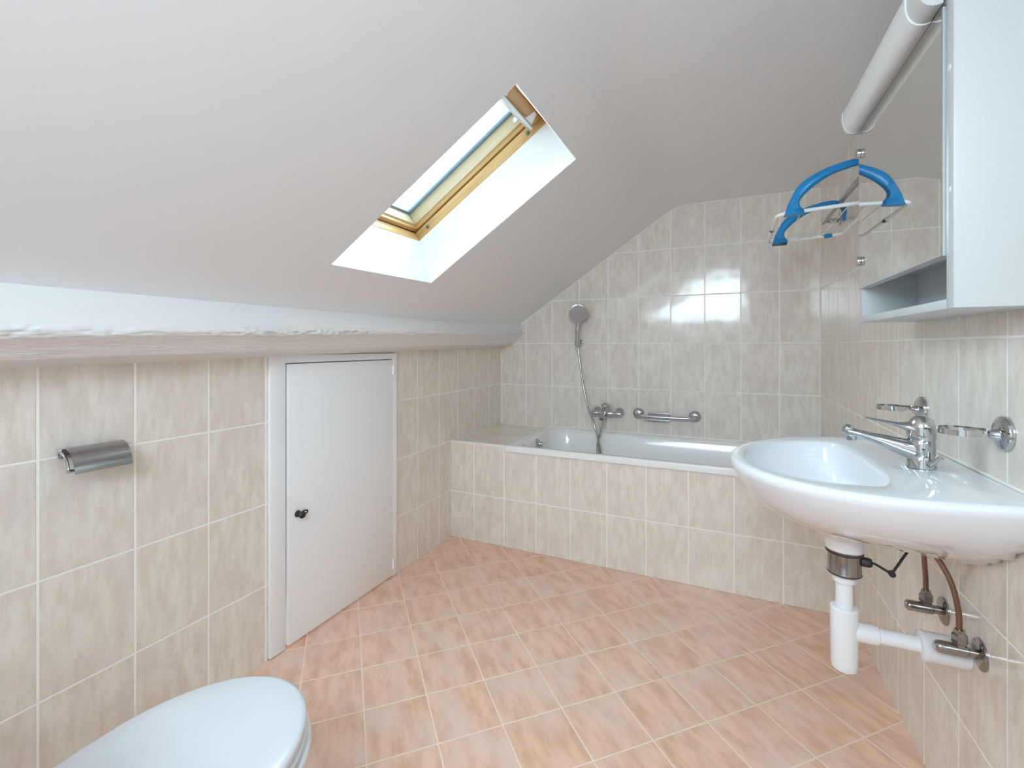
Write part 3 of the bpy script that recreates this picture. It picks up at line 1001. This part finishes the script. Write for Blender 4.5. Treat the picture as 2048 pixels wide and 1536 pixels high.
# ---------------------------------------------------------------- ring holders beside the tap
def ring_holder(y, z, label, phi):
    r = empty('ring_holder', on_right(y, z), RROT)
    tag(r, label, 'ring holder', 'chrome ring holders over the washbasin')
    bm = bmn()
    lathe(bm, [(0, 0.0005), (0.0345, 0.0005), (0.0345, 0.004), (0.033, 0.008), (0.026, 0.012), (0, 0.013)], (0, 0, 0), (1, 0, 0), 40)
    obj('rosette', bm, M['chrome'], r)
    bm = bmn()
    lathe(bm, [(0, 0.010), (0.013, 0.010), (0.011, 0.020), (0.006, 0.026), (0, 0.027)], (0, 0, -0.004), (1, 0, 0), 24)
    obj('boss', bm, M['chrome'], r)
    bm = bmn()
    # flat open band: from the boss along the far side, round the tip, back along the near side
    pl = []
    R0, cx = 0.036, 0.068
    for k in range(41):
        a = math.radians(-150 + 275 * k / 40)
        pl.append((cx + R0 * math.cos(a), R0 * math.sin(a) * 1.0))
    pl = [(0.020, -0.012)] + pl
    P = [Vector((a, b, 0)) for a, b in pl]
    lp = []
    for i, p in enumerate(P):
        t = (P[min(i + 1, len(P) - 1)] - P[max(i - 1, 0)]).normalized()
        nn = Vector((-t.y, t.x, 0))
        lp.append([p + nn * 0.0012 + Vector((0, 0, h)) for h in (-0.006, 0.006)] + [p - nn * 0.0012 + Vector((0, 0, h)) for h in (0.006, -0.006)])
    loft(bm, lp)
    obj('open_ring', bm, M['chrome'], r, angle=40)
ring_holder(-1.432, 0.986, 'chrome ring holder behind the tap, farther along the wall', 0)
ring_holder(-1.845, 0.988, 'chrome ring holder to the right of the tap, nearest the viewer', 0)

# ---------------------------------------------------------------- mirror cabinet with tube lamp
CY = -1.70
MC = empty('mirror_cabinet', on_right(CY), RROT)
tag(MC, 'white mirror cabinet with open lower shelf above the washbasin', 'mirror cabinet')
yf, yn = -0.305, 0.300
zb, zt_, dp = 1.231, 2.005, 0.135
bm = bmn()
box(bm, 0.001, dp, yf, yf + 0.018, zb, 1.868, 0.0012)
box(bm, 0.001, dp, yn - 0.030, yn, zb, zt_, 0.0012)
box(bm, 0.001, dp, yf + 0.018, yn - 0.030, zb, zb + 0.018, 0.0012)
box(bm, 0.001, dp, yf + 0.018, yn - 0.030, 1.850, 1.868, 0.0012)
box(bm, 0.001, dp - 0.022, yf + 0.018, yn - 0.030, 1.365, 1.381, 0.0012)
box(bm, 0.001, 0.006, yf + 0.018, yn - 0.030, zb + 0.018, 1.850)
obj('carcass', bm, M['cab'], MC)
bm = bmn()
box(bm, dp - 0.0195, dp - 0.0021, yf + 0.0185, yn - 0.040, 1.332, 1.800)
box(bm, dp - 0.002, dp + 0.002, yf + 0.0005, yn - 0.040, 1.332, 1.800)
md = obj('mirror_door', bm, [M['cab']], MC, smooth=False)
bm = bmn()
box(bm, dp + 0.0021, dp + 0.0036, yf + 0.0005, yn - 0.040, 1.332, 1.800)
obj('mirror_glass', bm, M['mirror'], md, smooth=False)
for z in (1.413, 1.733):
    bm = bmn()
    lathe(bm, [(0, 0.0), (0.0125, 0.0), (0.0140, 0.002), (0.0140, 0.008), (0.0125, 0.0105), (0, 0.011)], (dp + 0.0037, yf + 0.014, z), (1, 0, 0), 24)
    obj('mirror_knob', bm, M['chrome'], md)
for z in (1.448, 1.672):
    bm = bmn()
    lathe(bm, [(0, 0.0), (0.006, 0.0), (0.006, 0.0012), (0, 0.0016)], (dp, yn - 0.016, z), (1, 0, 0), 16)
    obj('screw_cap', bm, M['lamp_white'], MC)
bm = bmn()
box(bm, dp - 0.020, dp - 0.002, yf + 0.0185, yn - 0.031, 1.803, 1.8495)
obj('fascia', bm, M['cab'], MC)
# lamp: rounded prismatic diffuser, end caps, base
def lamp_sec(y, s=1.0):
    c = Vector((dp + 0.004, 1.838))
    pr_ = [(0.0, -0.0385), (0.008, -0.0405), (0.016, -0.0400), (0.024, -0.0370), (0.031, -0.0310), (0.036, -0.0230), (0.040, -0.0120), (0.042, 0.0), (0.042, 0.022), (0.039, 0.029), (0.033, 0.033), (0.022, 0.036), (0.0, 0.036)]
    return [(c.x + a * s, y, c.y + b * s) for a, b in pr_]
bm = bmn()
loft(bm, [lamp_sec(yf + 0.010), lamp_sec(yf + 0.014, 1.0), lamp_sec(yn - 0.085)])
lm = obj('tube_lamp', bm, M['diffuser'], MC, angle=60)
bm = bmn()
loft(bm, [lamp_sec(yf - 0.008, 0.96), lamp_sec(yf - 0.006, 1.03), lamp_sec(yf + 0.010, 1.03)])
obj('lamp_end_cap', bm, M['lamp_white'], lm, angle=60)
bm = bmn()
loft(bm, [lamp_sec(yn - 0.085, 0.93), lamp_sec(yn - 0.030, 0.93)])
obj('lamp_base', bm, M['socket_grey'], lm, angle=60)

# ---------------------------------------------------------------- towel rail and drying rack
TL = empty('towel_rail', (1.952, -0.46, 1.757))
tag(TL, 'chrome towel rail on the right wall carrying the blue and white drying rack', 'towel rail')
for y in (0.0, -0.80):
    x_w = xr(-0.46 + y) - 1.952
    bm = bmn()
    lathe(bm, [(0, 0.0005), (0.026, 0.0005), (0.026, 0.005), (0.022, 0.009), (0, 0.010)], (x_w, y, 0.0), (-1, 0, 0), 32)
    obj('rosette', bm, M['chrome'], TL)
    bm = bmn()
    box(bm, -0.012 + 0.02 * -y, x_w - 0.009, y - 0.011, y + 0.011, -0.011, 0.009, 0.003)
    obj('post', bm, M['chrome'], TL)
bm = bmn()
lp = []
for y in (0.016, -0.82):
    cx = 0.02 * -y
    lp.append([(cx - 0.007, y, -0.012), (cx + 0.004, y, -0.012), (cx + 0.006, y, -0.009), (cx + 0.006, y, 0.005), (cx + 0.003, y, 0.008), (cx - 0.006, y, 0.008), (cx - 0.008, y, 0.005), (cx - 0.008, y, -0.009)])
loft(bm, lp)
obj('bar', bm, M['chrome_dark'], TL)

RKO = Vector((1.70, -0.92, 1.632))
RK = empty('drying_rack', RKO)
tag(RK, 'blue and white hanging drying rack hooked over the towel rail', 'drying rack')
ya, yb = -0.270, 0.240            # near and far long tubes (local y)
tl = 0.045                        # rises gently towards the wall
bm = bmn()
def fp(x, y): return (x, y, x * tl)
lo = []
xe = 0.285
r_ = 0.035
for cx, cy, a0 in ((r_, ya + r_, PI), (xe - r_, ya + r_, 1.5 * PI), (xe - r_, yb - r_, 0), (r_, yb - r_, PI / 2)):
    for k in range(9):
        a = a0 + PI / 2 * k / 8
        lo.append(fp(cx + r_ * math.cos(a), cy + r_ * math.sin(a)))
dense = []
for a, b in zip(lo, lo[1:] + lo[:1]):
    a, b = Vector(a), Vector(b)
    n = max(1, int((b - a).length / 0.02))
    for k in range(n):
        dense.append(a.lerp(b, k / n))
tube(bm, dense, 0.0068, 14, closed=True)
obj('frame', bm, M['rack_white'], RK)
for i in range(4):
    x = 0.075 + 0.046 * i
    bm = bmn()
    tube(bm, [(x, ya, x * tl), (x, yb, x * tl)], 0.0018, 8)
    obj('wire', bm, M['wire'], RK)
# hooked arms: broad clip on the tube, arch, hook over the rail
outer = [(0.020, -0.010), (0.026, 0.010), (0.036, 0.040), (0.068, 0.097), (0.128, 0.134), (0.186, 0.153), (0.235, 0.161), (0.270, 0.157), (0.294, 0.138), (0.300, 0.105), (0.296, 0.070)]
innr = [(0.080, -0.006), (0.080, 0.006), (0.068, 0.022), (0.071, 0.046), (0.106, 0.083), (0.158, 0.117), (0.210, 0.133), (0.236, 0.1385), (0.256, 0.139), (0.279, 0.122), (0.284, 0.100), (0.283, 0.070)]
def arm(y):
    bm = bmn()
    o = [(p.x, p.z) for p in bez([(a, 0, b) for a, b in outer], 6)]
    i_ = [(p.x, p.z) for p in bez([(a, 0, b) for a, b in innr], 6)]
    def rs(c, n):
        return [(q.x, q.y) for q in resample(c, n)]
    o, i_ = rs(o, 60), rs(i_, 60)
    lp = []
    for k in range(60):
        A, B = o[k], i_[k]
        hw = lerp(0.016, 0.0105, min(1, k / 14))
        dA = Vector((B[0] - A[0], B[1] - A[1])) * 0.14
        lp.append([(A[0], y - hw * 0.55, A[1]), (A[0] + dA.x, y - hw, A[1] + dA.y), (B[0] - dA.x, y - hw, B[1] - dA.y), (B[0], y - hw * 0.55, B[1]),
                   (B[0], y + hw * 0.55, B[1]), (B[0] - dA.x, y + hw, B[1] - dA.y), (A[0] + dA.x, y + hw, A[1] + dA.y), (A[0], y + hw * 0.55, A[1])])
    loft(bm, lp)
    return obj('hook_arm', bm, M['blue'], RK, angle=50)
arm(ya)
a2 = arm(yb)
bm = bmn()
box(bm, 0.020, 0.078, yb - 0.015, yb + 0.015, -0.014, -0.006, 0.002)
obj('clip_pad', bm, M['navy'], a2)
bm = bmn()
lathe(bm, [(0, -0.020), (0.006, -0.018), (0.0095, -0.006), (0.0095, 0.012), (0.0088, 0.014), (0, 0.014)], (0.232, yb, 0.232 * tl), (-1, 0, -tl), 20)
obj('tube_cap', bm, M['blue'], RK)
bm = bmn()
lathe(bm, [(0.0066, -0.016), (0.0075, -0.013), (0.0075, 0.013), (0.0066, 0.016)], (0.0, -0.02, 0.0), (0, 1, 0), 16)
obj('sleeve', bm, M['navy'], RK)

# ---------------------------------------------------------------- toilet
TO = empty('toilet', (0.655, -2.62, 0.0))
tag(TO, 'white floor-standing toilet with closed lid beside the left wall', 'toilet')
def egg(sx, fr, bk, z, n=64, yo=0.0):
    out = []
    for k in range(n):
        a = 2 * PI * k / n
        c, s_ = math.cos(a), math.sin(a)
        if s_ >= 0:
            out.append((sx * c, yo + fr * s_, z))
        else:
            e = 0.62
            out.append((sx * math.copysign(abs(c) ** e, c), yo - bk * abs(s_) ** e, z))
    return out
bm = bmn()
loft(bm, [egg(0.190, 0.240, 0.20, 0.402), egg(0.1935, 0.2445, 0.205, 0.404), egg(0.194, 0.245, 0.205, 0.414), egg(0.192, 0.243, 0.203, 0.419), egg(0.184, 0.234, 0.196, 0.4225), egg(0.14, 0.18, 0.15, 0.4245), egg(0.05, 0.06, 0.05, 0.4255)])
lid = obj('lid', bm, M['seat'], TO, angle=60)
bm = bmn()
loft(bm, [egg(0.186, 0.236, 0.20, 0.378), egg(0.193, 0.243, 0.205, 0.381), egg(0.196, 0.247, 0.206, 0.389), egg(0.193, 0.244, 0.204, 0.398), egg(0.185, 0.235, 0.198, 0.4005)])
obj('seat', bm, M['seat'], TO, angle=60)
for sx in (-0.075, 0.075):
    bm = bmn()
    lathe(bm, [(0, -0.02), (0.011, -0.02), (0.011, 0.02), (0, 0.02)], (sx, -0.205, 0.398), (1, 0, 0), 18)
    obj('hinge', bm, M['seat'], TO)
bm = bmn()
prof = [(0.105, 0.10, 0.26, 0.001, -0.05), (0.108, 0.105, 0.265, 0.05, -0.05), (0.105, 0.11, 0.26, 0.14, -0.045), (0.120, 0.14, 0.25, 0.21, -0.03), (0.160, 0.20, 0.24, 0.29, -0.01), (0.192, 0.244, 0.235, 0.345, 0.0), (0.203, 0.256, 0.237, 0.366, 0.0), (0.200, 0.253, 0.235, 0.376, 0.0)]
loft(bm, [egg(a, b, c, z, yo=yo) for a, b, c, z, yo in prof])
obj('bowl', bm, M['ceramic'], TO, angle=60)
bm = bmn()
box(bm, -0.165, 0.165, -0.49, -0.315, 0.376, 0.72, 0.025, 4)
ci = obj('cistern', bm, M['ceramic'], TO)
bm = bmn()
box(bm, -0.172, 0.172, -0.495, -0.309, 0.721, 0.75, 0.012, 3)
obj('cistern_lid', bm, M['ceramic'], ci)
bm = bmn()
lathe(bm, [(0, 0), (0.022, 0), (0.022, 0.006), (0.018, 0.010), (0, 0.010)], (0, -0.40, 0.75), (0, 0, 1), 24)
obj('flush_button', bm, M['chrome'], ci)

# ---------------------------------------------------------------- toilet paper holder
PH = empty('paper_holder', (0.0, -2.452, 0.895))
tag(PH, 'chrome toilet paper holder with curved flap, empty, on the left tiled wall', 'toilet paper holder')
bm = bmn()
arc = [(0.004, 0.002), (0.016, 0.006), (0.030, 0.004), (0.043, -0.003), (0.054, -0.013), (0.062, -0.026), (0.067, -0.039), (0.070, -0.052)]
arc = [(p.x, p.z) for p in bez([(a, 0, b) for a, b in arc], 4)]
lp = []
for y in (-0.062, 0.062):
    lp.append([(a, y, b) for a, b in arc] + [(a - 0.0012, y, b - 0.0014) for a, b in arc[::-1]])
loft(bm, lp)
obj('flap', bm, M['steel'], PH, angle=50)
bm = bmn()
box(bm, 0.0005, 0.004, -0.070, 0.045, -0.020, 0.004, 0.001)
obj('wall_plate', bm, M['chrome'], PH)
bm = bmn()
arm_p = bez([(0.003, -0.068, -0.004), (0.022, -0.068, -0.006), (0.040, -0.068, -0.018), (0.050, -0.068, -0.036), (0.052, -0.068, -0.046)], 6)
tube(bm, arm_p, 0.003, 10)
tube(bm, [(0.052, -0.072, -0.047), (0.052, 0.055, -0.047)], 0.004, 12)
obj('roll_rod', bm, M['chrome'], PH)
